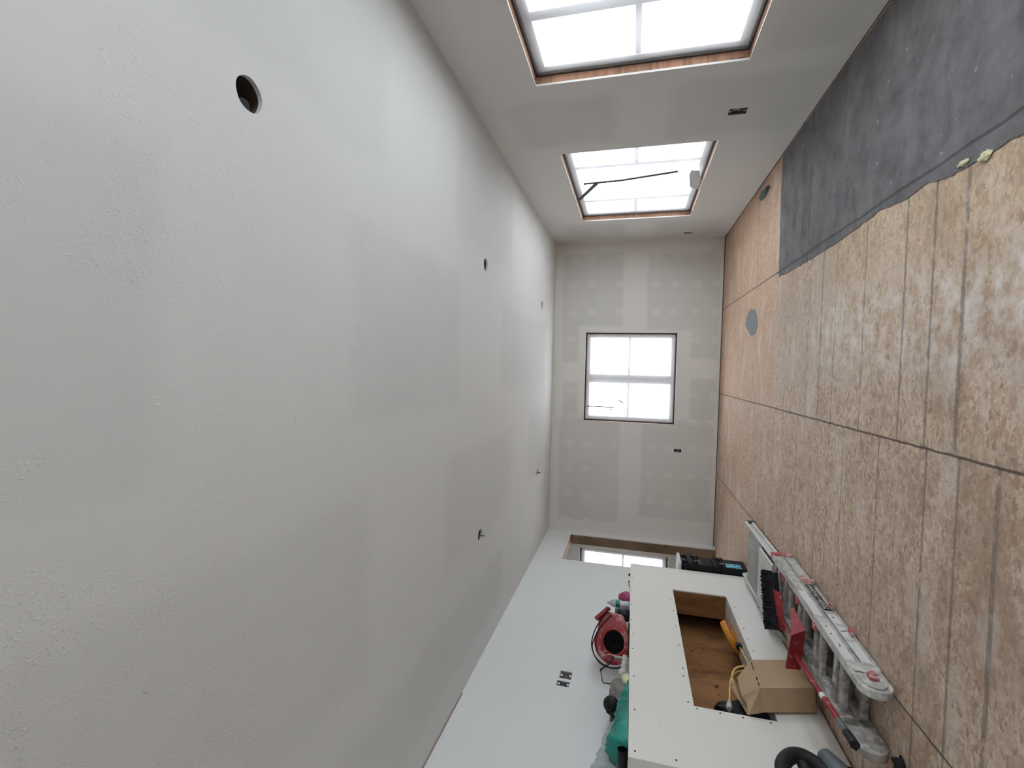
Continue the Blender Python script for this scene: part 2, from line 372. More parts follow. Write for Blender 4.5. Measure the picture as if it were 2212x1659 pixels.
# sheet with rectangular openings, standing in an axis plane
def sheet(axis, pos, th, u, v, holes):
    """axis 0: plane x=pos..pos+th with u=y, v=z; axis 1: plane y=..; axis 2: z with u=x, v=y"""
    us = sorted({u[0], u[1], *[h[i] for h in holes for i in (0, 1) if u[0] < h[i] < u[1]]})
    vs = sorted({v[0], v[1], *[h[i] for h in holes for i in (2, 3) if v[0] < h[i] < v[1]]})
    def P(a, b, c):
        return (c, a, b) if axis == 0 else (a, c, b) if axis == 1 else (a, b, c)
    b = B(); idx = {}; verts = []; faces = []
    def vid(i, j, k):
        if (i, j, k) not in idx: idx[(i, j, k)] = len(verts); verts.append(P(us[i], vs[j], pos+th*k))
        return idx[(i, j, k)]
    solid = {}
    for i in range(len(us)-1):
        for j in range(len(vs)-1):
            cu, cv = (us[i]+us[i+1])/2, (vs[j]+vs[j+1])/2
            solid[(i, j)] = not any(h[0] < cu < h[1] and h[2] < cv < h[3] for h in holes)
    for (i, j), sd in solid.items():
        if not sd: continue
        for k in (0, 1): faces.append((vid(i,j,k), vid(i+1,j,k), vid(i+1,j+1,k), vid(i,j+1,k)))
        for (di, dj, a, c) in ((-1,0,(i,j),(i,j+1)), (1,0,(i+1,j),(i+1,j+1)), (0,-1,(i,j),(i+1,j)), (0,1,(i,j+1),(i+1,j+1))):
            if not solid.get((i+di, j+dj), False):
                faces.append((vid(*a,0), vid(*c,0), vid(*c,1), vid(*a,1)))
    return b.add(verts, faces)

# ------------------------------------------------------------------ room shell
DW = .013; FT = .115
O1 = (3.816, 3.908, .472, .601); O2 = (7.02, 7.08, .485, .60)                     # outlet holes, right wall
OB = (-1.193, -1.149, .497, .600)                                                  # outlet hole, back wall
SW1 = (3.790, 3.892, 1.635, 1.740); SW2 = (3.694, 3.762, 1.640, 1.748)             # switch holes, left wall
DOOR = (6.22, 7.22, -.01, 2.075)
B().box(XA-.2, XR+.2, YF-.2, YB+.2, -.12, 0).build('floor', 'osb', kind='structure')
def wall(name, axis, pos, sgn, u, v, win, small, mat):
    o = sheet(axis, pos, sgn*DW, u, (.012, H), win+small).build(name, mat, kind='structure')
    sheet(axis, pos+sgn*DW, sgn*FT, u, v, win+small).build('wall_framing', 'stud', o)
    sheet(axis, pos+sgn*(DW-.001), sgn*.0008, u, (.0005, .03), []).build('gap_shade_strip', 'oldwood', o)  # thin dark strip over the framing, painting shade into the bottom gap
    return o
wr = wall('wall_right', 0, XR, 1, (YF, YB), (0, H), [W0, W1, W2, WN], [O1, O2], 'right')
wbk = wall('wall_back', 1, YB, 1, (XA, XR+.13), (0, H), [WB, W3], [OB], 'back')
wf = wall('wall_front', 1, YF, -1, (XA, XR+.13), (0, H), [], [], 'stud')  # unseen wall, made dark wood to cut light bounced from behind
# left wall, with the cased-less opening into the next room
wl = sheet(0, XL, -DW, (YF, YB), (0, H), [DOOR, SW1, SW2, (YF-1, 3.40, 2.430, 2.45)]).build('wall_left', 'white', kind='structure')
sheet(0, XL-DW, -.115, (YF, YB), (0, H), [DOOR, SW1, SW2]).build('wall_framing', 'stud', wl)
sheet(0, XL-DW-.115, -DW, (YF, YB), (0, H), [DOOR, SW1, SW2]).build('wall_backing', 'back', wl)
B().box(XL-.145, XL-.02, 7.212, 7.2199, 0, 2.07).build('jamb_board', 'jamb', wl, label='brown plywood jamb board')
B().box(XA-.1, XA, YF, YB, 0, H).build('wall_side', 'back', kind='structure')

def gridceil(x, y, z, holes, hr, th):
    """flat ceiling with round holes, solid thickness"""
    xs = sorted({x[0], x[1], *[c+s*hr*2 for c, d in holes for s in (-1, 1)]})
    ys = sorted({y[0], y[1], *[d+s*hr*2 for c, d in holes for s in (-1, 1)]})
    # merge almost equal cuts
    def mg(a):
        o = [a[0]]
        for t in a[1:]:
            if t-o[-1] > 1e-4: o.append(t)
        return o
    xs, ys = mg(xs), mg(ys); b = B()
    for i in range(len(xs)-1):
        for j in range(len(ys)-1):
            x0, x1, y0, y1 = xs[i], xs[i+1], ys[j], ys[j+1]
            hc = [h for h in holes if x0 <= h[0] <= x1 and y0 <= h[1] <= y1]
            if not hc:
                b.add([(x0,y0,z),(x1,y0,z),(x1,y1,z),(x0,y1,z)], [(0,1,2,3)]); continue
            cx, cy = hc[0]; n = 32; ring = []; outer = []
            for k in range(n):
                t = 2*math.pi*(k+.5)/n; c, s_ = math.cos(t), math.sin(t)
                jit = 1+.015*math.sin(5*t+cx*9)
                ring.append((cx+hr*c*jit, cy+hr*s_*jit, z))
                tx = (x1-cx)/c if c > 0 else (x0-cx)/c; ty = (y1-cy)/s_ if s_ > 0 else (y0-cy)/s_
                q = min(tx, ty); outer.append((cx+q*c, cy+q*s_, z))
            up = [(p[0], p[1], z+th) for p in ring]
            b.add(ring+outer+up, [(k, (k+1) % n, n+(k+1) % n, n+k) for k in range(n)]+[(k, (k+1) % n, 2*n+(k+1) % n, 2*n+k) for k in range(n)])
            # corner fillers
            for (qx, qy) in ((x0,y0),(x1,y0),(x1,y1),(x0,y1)):
                near = sorted(outer, key=lambda p: (p[0]-qx)**2+(p[1]-qy)**2)[:2]
                b.add([near[0], near[1], (qx, qy, z)], [(0,1,2)])
    return b
CAN = [(.849, 1.275), (.848, 3.775), (.850, 6.291), (-1.420, 6.27), (-1.428, 3.777)]
HR = .0535
ce = gridceil((XA-.1, XR), (YF, YB), H, [c for c in CAN], HR, .016).build('ceiling', 'ceiling', kind='structure')
B().box(XA-.2, XR+.15, YF-.15, YB+.15, H+.22, H+.30).build('ceiling_decking', 'ply', ce)
for yy in [k*.6096-4.2288 for k in range(20)]: B().box(XA, XR+.12, yy+.19, yy+.228, H+.02, H+.215).build('joist', 'ply', ce)
jb = B().box(XA-.2, XA-.1, YF-.15, YB+.15, 0, H+.3).box(XR+.128, XR+.15, YF-.15, YB+.15, H-.02, H+.3).box(XA-.2, XR+.15, YF-.15, YF-.13, H-.02, H+.3).box(XA-.2, XR+.15, YB+.128, YB+.15, H-.02, H+.3)
jb.build('rim_board', 'ply', ce)

# ------------------------------------------------------------------ windows
def window(name, axis, pos, o, mull, rail, film=True, wide=.05):
    """axis 0 window in x-plane at pos(+), 1 in y-plane; o=(u0,u1,z0,z1)"""
    u0, u1, z0, z1 = o
    def bx(b, ua, ub, da, db, za, zb):
        if axis == 0: b.box(pos+da, pos+db, ua, ub, za, zb)
        else: b.box(ua, ub, pos+da, pos+db, za, zb)
        return b
    e = thing(name, None, None, (0, 0, 0), kind='structure')
    def ring(w_, d0, d1, nm, mt, inset=0, bev=0, **k):
        b = B(); a, c, d, f = u0+inset, u1-inset, z0+inset, z1-inset
        bx(b, a, a+w_, d0, d1, d, f); bx(b, c-w_, c, d0, d1, d, f); bx(b, a+w_, c-w_, d0, d1, d, d+w_); bx(b, a+w_, c-w_, d0, d1, f-w_, f)
        return b.build(nm, mt, e, bevel=bev, **k)
    ring(.020, .062, .0755, 'black_flashing', 'black', .0005)
    ring(.070, .076, .126, 'window_frame', 'vinyl', .004, .003)
    for m, wd in mull: bx(B(), m-wd/2, m+wd/2, .080, .124, z0+.068, z1-.068).build('mullion', 'vinyl', e, bevel=.003)
    cuts = [u0+.068]+[x for m, wd in mull for x in (m-wd/2, m+wd/2)]+[u1-.068]
    for k in range(0, len(cuts), 2):
        if rail is not None and not (name == 'window_2' and k == 2): bx(B(), cuts[k], cuts[k+1], .084, .118, rail-.018, rail+.018).build('check_rail', 'vinyl', e, bevel=.003)
    b = B(); bx(b, u0+.03, u1-.03, .108, .112, z0+.03, z1-.03); b.build('glass_pane', 'glass', e)
    if film:
        # loose plastic sheeting taped inside the frame, bellied towards the sill
        n, m = 36, 24; vs = []; fs = []
        for i in range(n+1):
            for j in range(m+1):
                a, c = i/n, j/m; u = u0+.012+(u1-u0-.024)*a; z = z0+.012+(z1-z0-.024)*c
                edge = min(1, 8*min(a, 1-a, c, 1-c))
                d = .060-.016*edge*(.5+noise.noise(Vector((a*4, c*5, pos))))-.02*max(0, .14-c)/.14*edge
                d = min(d, .070)
                vs.append((pos+d, u, z) if axis == 0 else (u, pos+d, z))
        for i in range(n):
            for j in range(m):
                k = i*(m+1)+j; fs.append((k, k+m+1, k+m+2, k+1))
        B().add(vs, fs).build('plastic_sheet', 'film', e, smooth=True)
    return e
w1 = window('window_1', 0, XR, W1, [(1.77, .075), (2.715, .075)], 1.26)
w2 = window('window_2', 0, XR, W2, [(4.83, .065), (5.79, .065)], 1.26)
wb = window('window_3', 1, YB, WB, [(-.135, .13)], 1.285)
w4 = window('window_4', 1, YB, W3, [(-3.47, .13)], 1.285)
w0 = window('added_window_near', 0, XR, W0, [(-.72, .075), (.22, .075)], 1.26, film=False)  # unseen window beside the camera, added to light the near room
wn_ = window('added_window_rear', 0, XR, WN, [(-3.0, .075)], 1.26, film=False)  # unseen window behind the camera, added as extra side light
# dark straps and flap seen at the far side window, black strap and tape tabs at the back window
b = B(); b.hexa([(1.966,5.555,1.905),(1.966,5.60,1.885),(1.966,5.13,1.64),(1.966,5.09,1.675)], [(1.970,5.555,1.905),(1.970,5.60,1.885),(1.970,5.13,1.64),(1.970,5.09,1.675)])
b.build('black_strap', 'black', w2)
B().tube([(1.968,5.112,1.80),(1.968,5.10,1.60),(1.968,5.09,1.42),(1.968,4.965,.86)], .011, 8, 1).build('black_strap', 'black', w2)
B().prism([(1.962,4.95,.74),(1.962,4.98,.66),(1.962,5.21,.615),(1.962,5.47,.61),(1.962,5.40,.70),(1.962,5.08,.745)], (.003,0,0)).build('loose_flap', 'wht', w2)
b = B(); b.box(-.580,-.566, 7.392, 7.396, 1.48, 1.90); b.build('black_strap', 'black', wb)
B().hexa([(-.60,7.392,1.60),(-.585,7.392,1.62),(-.625,7.392,1.52),(-.61,7.392,1.51)], [(-.60,7.396,1.60),(-.585,7.396,1.62),(-.625,7.396,1.52),(-.61,7.396,1.51)]).build('tape_tab', 'bluebox', wb)
B().hexa([(-.47,7.392,1.43),(-.455,7.392,1.425),(-.49,7.392,1.35),(-.505,7.392,1.36)], [(-.47,7.396,1.43),(-.455,7.396,1.425),(-.49,7.396,1.35),(-.505,7.396,1.36)]).build('tape_tab', 'bluebox', wb)

# ------------------------------------------------------------------ recessed light cut-outs
LB = ['largest round light cut-out in the ceiling, nearest the camera, black connector inside', 'right-hand ceiling light cut-out, second from the camera above the near side window',
      'tiny right-hand ceiling light cut-out closest to the back wall', 'tiny left-hand ceiling light cut-out near the back wall with a cable tip', 'left-hand ceiling light cut-out with a grey cable hanging through it']
for k, (cx, cy) in enumerate(CAN):
    e = thing('recessed_light_hole', LB[k], 'light cut-out', (cx, cy, H), group='round light cut-outs in the ceiling')
    b = B(); b.lathe((cx, cy, H+.018), (0, 0, 1), [(0, HR*1.25), (.06, HR*1.35), (.13, HR*1.3)], 28, cap=False)
    b.build('wood_liner', 'oldwood', e, smooth=True)
    b = B(); b.box(cx-.055, cx-.015, cy-.04, cy+.06, H+.06, H+.063).box(cx-.06, cx-.055, cy-.04, cy+.06, H+.02, H+.063); b.build('metal_bracket', 'silver', e)
    b = B(); b.cyl((cx-.02, cy+.015, H+.035), (cx-.025, cy+.03, H+.11), .021, .024, 14); b.tube([(cx-.025,cy+.03,H+.1),(cx,cy+.04,H+.15),(cx+.04,cy,H+.19)], .008, 8); b.build('black_connector', 'blk', e, smooth=True)
    if k >= 3:
        b = B(); b.tube([(cx-.02,cy,H+.1),(cx-.005,cy-.01,H+.03),(cx+.002,cy-.012,H-.012),(cx+.006,cy-.02,H-.045)], [.006]*18+[.004], 8, sub=6); b.build('cable_tail', 'grey', e, smooth=True)

# ------------------------------------------------------------------ outlet and switch boxes
def obox(axis, pos, sgn, o, label, cat, rim, inner, wires, depth=.05, grp=None):
    u0, u1, z0, z1 = o; t = .004; g = .0012
    def P(u, d, z): return (pos+sgn*d, u, z) if axis == 0 else (u, pos+sgn*d, z)
    def bx(b, ua, ub, da, db, za, zb):
        p = P(ua, da, za); q = P(ub, db, zb); b.box(p[0], q[0], p[1], q[1], p[2], q[2])
    e = thing('outlet_box' if 'outlet' in cat else 'switch_box', label, cat, P((u0+u1)/2, 0, z0), group=grp)
    u0 += g; u1 -= g; z0 += g; z1 -= g
    b = B(); bx(b, u0, u0+t, .002, depth, z0, z1); bx(b, u1-t, u1, .002, depth, z0, z1); bx(b, u0+t, u1-t, .002, depth, z0, z0+t); bx(b, u0+t, u1-t, .002, depth, z1-t, z1)
    b.build('box_rim', rim, e)
    b = B(); bx(b, u0+t, u1-t, depth-.004, depth, z0+t, z1-t); b.build('box_back', inner, e)
    um = (u0+u1)/2; zm = (z0+z1)/2
    for zz in (z0+.016, z1-.016):
        b = B(); bx(b, um-.012, um+.012, .004, .012, zz-.008, zz+.008); b.build('screw_tab', rim, e)
    for s_ in (-1, 1): B().tube([P(um+s_*.016, depth-.005, z0+.02), P(um+s_*.02, .02, zm-.02), P(um-s_*.012, .018, zm+.02), P(um+s_*.006, depth-.006, z1-.02)], .0045, 6).build('wire', wires, e, smooth=True)
obox(0, XR, 1, O1, 'outlet box cut into right wall between the two side windows', 'outlet box', 'brownbox', 'brownbox', 'copper', grp='outlet boxes')
obox(0, XR, 1, O2, 'outlet box in right wall beside the far corner', 'outlet box', 'brownbox', 'brownbox', 'copper', grp='outlet boxes')
obox(1, YB, 1, OB, 'small dark outlet box in the back wall left of the window', 'outlet box', 'blk', 'brownbox', 'copper', grp='outlet boxes')
obox(0, XL, -1, SW1, 'wider switch box with brown back in white left wall, above ledge', 'switch box', 'silver', 'brownbox', 'brownbox', grp='switch boxes in the left wall')
obox(0, XL, -1, SW2, 'narrower switch box with dark blue inside in white left wall', 'switch box', 'silver', 'bluebox', 'bluebox', grp='switch boxes in the left wall')

# ------------------------------------------------------------------ low boxed-out wall with the niche
BX = -2.12; BY0, BY1, BZ = 2.613, 5.29, 1.187
hw = thing('half_wall', 'white boxed-out half wall with a long open niche, along the left wall', 'half wall', (BX, (BY0+BY1)/2, 0))
NI = (3.135, 4.785, .304, .785)
sheet(0, BX, -DW, (BY0, BY1), (.012, BZ), [NI]).build('front_panel', 'box', hw, bevel=.0015)
B().box(XL+.001, BX-DW, BY0, BY0+DW, .012, BZ-DW).build('end_panel', 'box', hw)
B().box(XL+.001, BX-DW, BY1-DW, BY1, .012, BZ-DW).build('end_panel', 'box', hw)
B().box(XL+.001, BX-DW-.0005, BY0, BY1, BZ-DW+.0005, BZ).build('top_ledge', 'plaster', hw, bevel=.0015)
B().box(-2.335, BX-DW-.001, NI[0], NI[1], NI[2]-.02, NI[2]).build('niche_sill', 'wht', hw, label='dusty white niche sill')
B().box(-2.35, BX-DW-.001, NI[1], NI[1]+.018, NI[2]-.1, NI[3]+.05).build('niche_jamb', 'ply', hw, label='brown plywood niche jamb')
B().box(-2.35, BX-DW-.001, NI[0]-.018, NI[0], NI[2]-.1, NI[3]+.05).build('niche_jamb', 'ply', hw)
B().box(-2.35, BX-DW-.001, NI[0]-.018, NI[1]+.018, NI[3], NI[3]+.03).build('niche_head', 'stud', hw)
B().box(-2.535, -2.52, BY0+.02, BY1-.02, .02, BZ-.02).build('niche_back', 'ply', hw, label='brown plywood niche back')
b = B()
for yy in (BY0+.04, 5.22): b.box(-2.515, -2.40, yy, yy+.038, .03, BZ-.03)
b.box(-2.5, -2.36, BY0+.1, BY1-.05, .05, .088); b.build('stud_frame', 'stud', hw)
SC = [(4.931, 1.161), (4.649, 1.17), (4.355, 1.172), (4.087, 1.174), (3.87, 1.159), (3.662, 1.163), (3.331, 1.156), (2.994, 1.151), (2.662, 1.151), (2.661, 0.932), (4.566, 0.819), (4.349, 0.812), (4.088, 0.818), (3.816, 0.815), (3.518, 0.815), (3.428, 0.82), (3.16, 0.818), (3.112, 0.77), (3.112, 0.635), (3.111, 0.504), (4.579, 0.269), (4.381, 0.271), (4.219, 0.268), (4.057, 0.271), (3.892, 0.268), (3.109, 0.35)]
s0 = None
for (yy, zz) in SC:
    if s0 is None:
        s0 = B().cyl((BX+.0012, yy, zz), (BX-.002, yy, zz), .0055, n=10).build('screw', 'blk', hw); y0_, z0_ = yy, zz
    else:
        c = s0.copy(); COL.objects.link(c); c.parent = hw; c.location = (0, yy-y0_, zz-z0_)
B().box(BX-DW-.0005, BX+.002, BY1-.001, BY1+.004, .012, BZ).build('corner_bead', 'plaster', hw)

# ------------------------------------------------------------------ floor felt and scraps
E_ = [(1.90,4.694),(1.593,4.702),(1.262,4.681),(.863,4.664),(.847,4.442),(.838,3.816),(.838,3.495),(.851,3.113),(.87,2.907),(.839,2.645),(.854,2.501),(.819,2.312),(.815,2.179),(.818,2.063),(.817,1.957),(.82,1.5),(.83,.8),(.82,0)]
pts = []
for i in range(len(E_)-1):
    (xa, ya), (xb, yb) = E_[i], E_[i+1]; n = max(2, int(math.dist(E_[i], E_[i+1])/.025))
    for k in range(n):
        t = k/n; j = .010*noise.noise(Vector((xa*7+t*9, ya*31+k, 3))) if i > 2 else .003*noise.noise(Vector((k, i, 0)))
        pts.append((xa+(xb-xa)*t+j, ya+(yb-ya)*t+(j if i < 3 else 0), .0006))
pts += [(.82, -4.15, .0006), (1.925, -4.15, .0006), (1.925, 4.69, .0006)]
tag(B().prism(pts, (0, 0, .0035)).build('underlayment_sheet', 'felt'), 'dark grey felt underlayment sheet laid over the wood floor by right wall', 'underlayment')
def ragged(name, P, mat, z0, th, label, cat):
    Q = []
    for i in range(len(P)):
        a, b_ = Vector(P[i]).to_2d(), Vector(P[(i+1) % len(P)]).to_2d()
        for k in range(4):
            q = a.lerp(b_, k/4); j = .12*(b_-a).length*noise.noise(Vector((q.x*23, q.y*19, 1))); Q.append((q.x+j, q.y-j, z0))
    return tag(B().prism(Q, (0, 0, th)).build(name, mat), label, cat)
M_['felt2'] = plain('pale_grey_felt', (.19,.195,.205), .8, 0, .15, 12)
ragged('felt_scrap', [(.609,5.87,0),(.704,5.711,0),(.673,5.463,0),(.506,5.341,0),(.408,5.419,0),(.405,5.66,0),(.531,5.879,0)], 'felt2', .0006, .003, 'grey oval felt scrap lying on the wood floor near the back wall', 'floor scrap')
def crumple(name, c, rx, ry, rz, mat, label, cat, seed=1, amp=.35, n=22, parent=None, sink=.35, mtx=None):
    vs = []; fs = []; m = n//2
    for i in range(m+1):
        ph = math.pi*i/m
        for k in range(n):
            th = 2*math.pi*k/n; d = Vector((math.sin(ph)*math.cos(th), math.sin(ph)*math.sin(th), math.cos(ph)))
            f = 1+amp*noise.noise(d*1.9+Vector((seed, 0, 0)))+amp*.6*abs(noise.noise(d*4.5+Vector((0, seed, 0))))
            p = Vector((d.x*rx*f, d.y*ry*f, d.z*rz*f))
            if p.z < -rz*sink: p.z = -rz*sink
            p.z += rz*sink
            vs.append(Vector(c)+(mtx @ p if mtx else p))
    for i in range(m):
        for k in range(n):
            k2 = (k+1) % n; fs.append((i*n+k, i*n+k2, (i+1)*n+k2, (i+1)*n+k))
    b = B().add(vs, fs); o = b.build(name, mat, parent, smooth=True)
    if parent is None: tag(o, label, cat)
    return o
crumple('plastic_scrap', (1.80, 5.26, .001), .035, .14, .02, 'greenm', 'dark green plastic scrap on the bare wood floor by the right wall', 'scrap', 3, .5)
crumple('foam_scrap', (.815, 2.125, .004), .016, .028, .008, 'foam', 'pale yellow foam scrap beside the felt edge, nearest the camera', 'scrap', 5, .6)
crumple('foam_scrap', (.84, 2.245, .0045), .010, .030, .006, 'foam', 'small cream foam sliver on the felt, second scrap from the camera', 'scrap', 9, .6)
crumple('rag_scrap', (-1.748, 2.435, .001), .035, .032, .022, 'blkr', 'dark crumpled rag scrap on the floor beyond the ladder hinge', 'scrap', 12, .7)

# ------------------------------------------------------------------ folded ladder lying flat
ang = math.atan2(.068, 1.61)
LM = Matrix.Translation((-1.440, 2.465, 0)) @ Matrix.Rotation(-ang, 4, 'Z') @ Matrix.Diagonal((1, .935, 1, 1))
ld = thing('folding_ladder', 'plaster-splashed aluminium folding ladder with red rung locks, lying flat on the floor', 'ladder', tuple(LM.translation))
LW = .352
def rail(xo, sgn, z0, z1, mat='alu'):   # channel rail; open side outward
    b = B(LM); t = .004
    xi = xo-sgn*.046
    b.box(xo-sgn*.012, xo-sgn*.016, .18, 1.60, z0+t, z1-t)
    b.box(xi, xo, .18, 1.60, z0, z0+t); b.box(xi, xo, .18, 1.60, z1-t, z1)
    b.box(xi, xi+sgn*t, .18, 1.60, z0+t, z1-t)
    return b.build('side_rail', mat, ld, bevel=.001)
rails = []
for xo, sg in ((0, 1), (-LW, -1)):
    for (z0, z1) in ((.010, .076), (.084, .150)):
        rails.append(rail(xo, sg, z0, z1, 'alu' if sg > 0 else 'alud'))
RY = [.36, .66, .96, 1.26, 1.53]
for k, yy in enumerate(RY):
    for (zz, dy, hw_, mt) in ((.129, .0, .020, 'alud'), (.118, -.060, .029, 'alud'), (.046, .045, .022, 'alud'), (.040, -.100, .022, 'alud')):
        b = B(LM); y_ = yy+dy
        prof = []
        for i in range(12):
            t = 2*math.pi*i/12; ex = hw_*math.copysign(abs(math.cos(t))**.6, math.cos(t)); ez = .018*math.copysign(abs(math.sin(t))**.6, math.sin(t))
            prof.append((-LW+.043, y_+ex, zz+ez))
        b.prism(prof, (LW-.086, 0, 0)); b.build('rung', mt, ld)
# red rung locks: outer face low and inner top edge
for yy in (.50, .80, 1.12):
    b = B(LM); b.cyl((-.002, yy, .020), (.028, yy, .020), .015, .011, 14).box(.006, .024, yy-.010, yy+.026, .010, .032); b.build('rung_lock', 'redd', ld, bevel=.002)
for yy in (.66, .97, 1.29):
    b = B(LM); b.box(-.080, -.046, yy-.018, yy+.018, .120, .156).box(-.055, -.030, yy-.012, yy+.012, .150, .160); b.build('rung_lock', 'redd', ld, bevel=.003)
for yy in (.42, 1.0):
    b = B(LM); b.box(-LW-.035, -LW-.001, yy-.03, yy+.03, .03, .085); b.build('rung_lock', 'redd', ld, bevel=.004)
# foot caps at far end
for xo, sg in ((0, 1), (-LW, -1)):
    for (z0, z1) in ((.006, .078), (.082, .153)):
        b = B(LM); b.box(xo-sg*.048, xo+sg*.002, 1.595, 1.640, z0, z1); b.build('foot_cap', 'redd', ld, bevel=.004)
# hinges: stadium plates at the near end
def hinge(xa, xb, mat):
    b = B(LM); P = []
    for i in range(17):
        t = -math.pi/2+math.pi*i/16; P.append((xa, .075-.073*math.cos(t), .081+.071*math.sin(t)))
    P += [(xa, .24, .149), (xa, .24, .013)]
    b.prism(P, (xb-xa, 0, 0)); return b.build('hinge', mat, ld, bevel=.004)
h1 = hinge(-.046, -.006, 'alu'); h2 = hinge(-LW+.006, -LW+.046, 'alud')
B(LM).prism([(-.0055, .082+.060*math.cos(2*math.pi*i/20), .081+.052*math.sin(2*math.pi*i/20)) for i in range(20)], (.008, 0, 0)).build('hinge_disc', 'alu', h1, bevel=.003)
B(LM).box(.002, .022, .075, .120, .060, .100).build('lock_knob', 'redd', h1, bevel=.004)
B(LM).cyl((.022, .098, .082), (.034, .098, .082), .014, .012, 14).build('lock_button', 'redd', h1, smooth=True)
B(LM).box(-.0060, -.0048, .148, .153, .03, .135).build('hinge_slot', 'blk', h1)
B(LM).box(-.044, -.008, .150, .154, .1488, .1502).build('hinge_slot', 'blk', h1)
for yy, rr in ((.15, .012), (.11, .007), (.075, .009), (.04, .006)): B(LM).cyl((-LW+.026, yy, .1495), (-LW+.026, yy-.003, .1530), rr, n=10).build('hinge_bolt', 'blk', h2)
B(LM).cyl((-LW+.004, .06, .03), (-LW-.020, .06, .03), .022, .018, 14).build('lock_knob', 'redd', h2, smooth=True)
# stickers on the outer webs of the near rails
def stk(y0, y1, z0, z1, mat, x=-.0118): return B(LM).box(x, x+.0008, y0, y1, z0, z1)
stk(.78, 1.14, .022, .066, 0).build('label_strip', 'blk', ld, label='black sticker with worn white lettering')
b = B(LM); rnd = random.Random(3); y_ = 1.125
while y_ > .80:
    wv = rnd.uniform(.010, .020); hh = rnd.uniform(.018, .028)
    z_ = .043-hh/2
    k = rnd.choice((0, 1, 2))
    b.box(-.0110, -.0104, y_-.004, y_, z_, z_+hh)
    if k: b.box(-.0110, -.0104, y_-wv+.003, y_-.004, z_+hh-.005, z_+hh)
    if k == 2: b.box(-.0110, -.0104, y_-wv+.003, y_-.004, z_, z_+.005)
    y_ -= wv
b.build('worn_lettering', 'lead', ld)
b = stk(1.155, 1.27, .022, .066, 0); b.build('label_strip', 'redd', ld)
for (ya, yb_, za, zb) in ((.26,.44,.020,.066), (.48,.60,.022,.064), (.63,.74,.022,.064), (.26,.62,.094,.140), (.70,1.02,.094,.140)):
    B(LM).box(-.0118, -.011, ya, yb_, za, zb).build('white_sticker', 'lead', ld)
for (yy, zz, hh) in ((.70, .043, .012), (.55, .035, .02), (.545, .053, .008), (.58, .118, .008), (.50, .120, .01), (.40, .113, .006), (.38, .118, .01)):
    B(LM).box(-.0109, -.0103, yy-.006, yy+.006, zz-hh/2, zz+hh/2).build('sticker_mark', 'grey', ld)

# ------------------------------------------------------------------ low work platform beyond the ladder
pf = thing('work_platform', 'low aluminium work platform with grey deck, lying beyond the ladder', 'work platform', (-1.76, 4.6, 0))
for xo, sg in ((-1.49, 1), (-2.02, -1)):
    b = B(); b.cyl((xo, 4.12, .082), (xo-(.0 if sg > 0 else 0), 5.13, .082), .014, n=12); b.cyl((xo-sg*.004, 4.14, .020), (xo-sg*.004, 5.11, .020), .014, n=12)
    b.box(xo-sg*.020, xo-sg*.014, 4.14, 5.11, .02, .082); b.build('side_rail', 'wht', pf, smooth=True)
B().box(-2.005, -1.51, 4.50, 4.97, .070, .088).build('deck_panel', 'galv', pf, bevel=.003, label='grey deck panel')
B().box(-2.005, -1.51, 4.085, 4.475, .098, .118).build('deck_panel', 'wht', pf, bevel=.006, label='plaster-whitened deck panel')
for (ya, zb) in ((4.50, .069), (4.10, .097), (4.93, .069)): B().box(-1.99, -1.52, ya, ya+.03, .02, zb).build('cross_bar', 'galv', pf)
for xo in (-1.49, -2.02):
    for yy in (4.115, 5.12):
        B().box(xo-.016, xo+.016, yy, yy+.012, 0, .096).build('end_cap', 'grey', pf, bevel=.003)
B().box(-2.05, -2.00, 4.95, 4.975, .004, .07).build('hinge_bracket', 'blk', pf)
B().box(-2.05, -1.98, 4.47, 4.495, .06, .097).build('hinge_bracket', 'blk', pf)
pole = B(); pole.cyl((-2.075, 4.05, .018), (-2.075, 5.28, .018), .016, n=12)
tag(pole.build('round_pole', 'wht', smooth=True), 'dusty white round pole on the floor along the foot of the half wall', 'pole')

# ------------------------------------------------------------------ push broom and dustpan on the ladder
br = thing('push_broom', 'push broom with upturned black bristles and red head, lying on the ladder end', 'broom', (-1.60, 3.64, .17))
BRM = Matrix.Translation((-1.60, 3.655, 0)) @ Matrix.Rotation(R(24), 4, 'Z')
bb = B(BRM); rnd = random.Random(5)
bb.box(-.185, .175, -.025, .025, .205, .240)
for i in range(60):
    for j in range(6):
        x_ = -.19+.38*(i+.5)/60; y_ = -.026+.052*(j+.5)/6
        bb.cyl((x_, y_, .215), (x_+rnd.uniform(-.006, .006), y_+rnd.uniform(-.007, .007), .280+rnd.uniform(-.005, .006)), .0050, .0030, 5)
o = bb.build('bristles', 'bristle', br); o['kind'] = 'stuff'
B(BRM).box(-.195, .185, -.030, .028, .176, .2045).build('broom_block', 'blk', br, bevel=.006)
b = B(BRM); b.hexa([(-.19,-.075,.174),(.05,-.075,.174),(.05,-.038,.174),(-.19,-.038,.174)], [(-.188,-.066,.200),(.07,-.066,.228),(.07,-.040,.228),(-.188,-.040,.200)])
b.build('red_shroud', 'red', br, bevel=.004)
B().cyl((-1.665, 3.545, .200), (-1.628, 3.215, .215), .0085, .0085, 12).build('broom_rod', 'red', br, smooth=True)
dp = thing('lobby_dustpan', 'red dustpan with long red handle, white tape and grey grip, on the ladder', 'dustpan', (-1.66, 2.8, .19))
b = B(); 
b.hexa([(-1.500,3.335,.182),(-1.810,3.280,.182),(-1.790,3.175,.182),(-1.520,3.120,.182)], [(-1.500,3.335,.190),(-1.810,3.280,.190),(-1.790,3.175,.190),(-1.520,3.120,.190)])
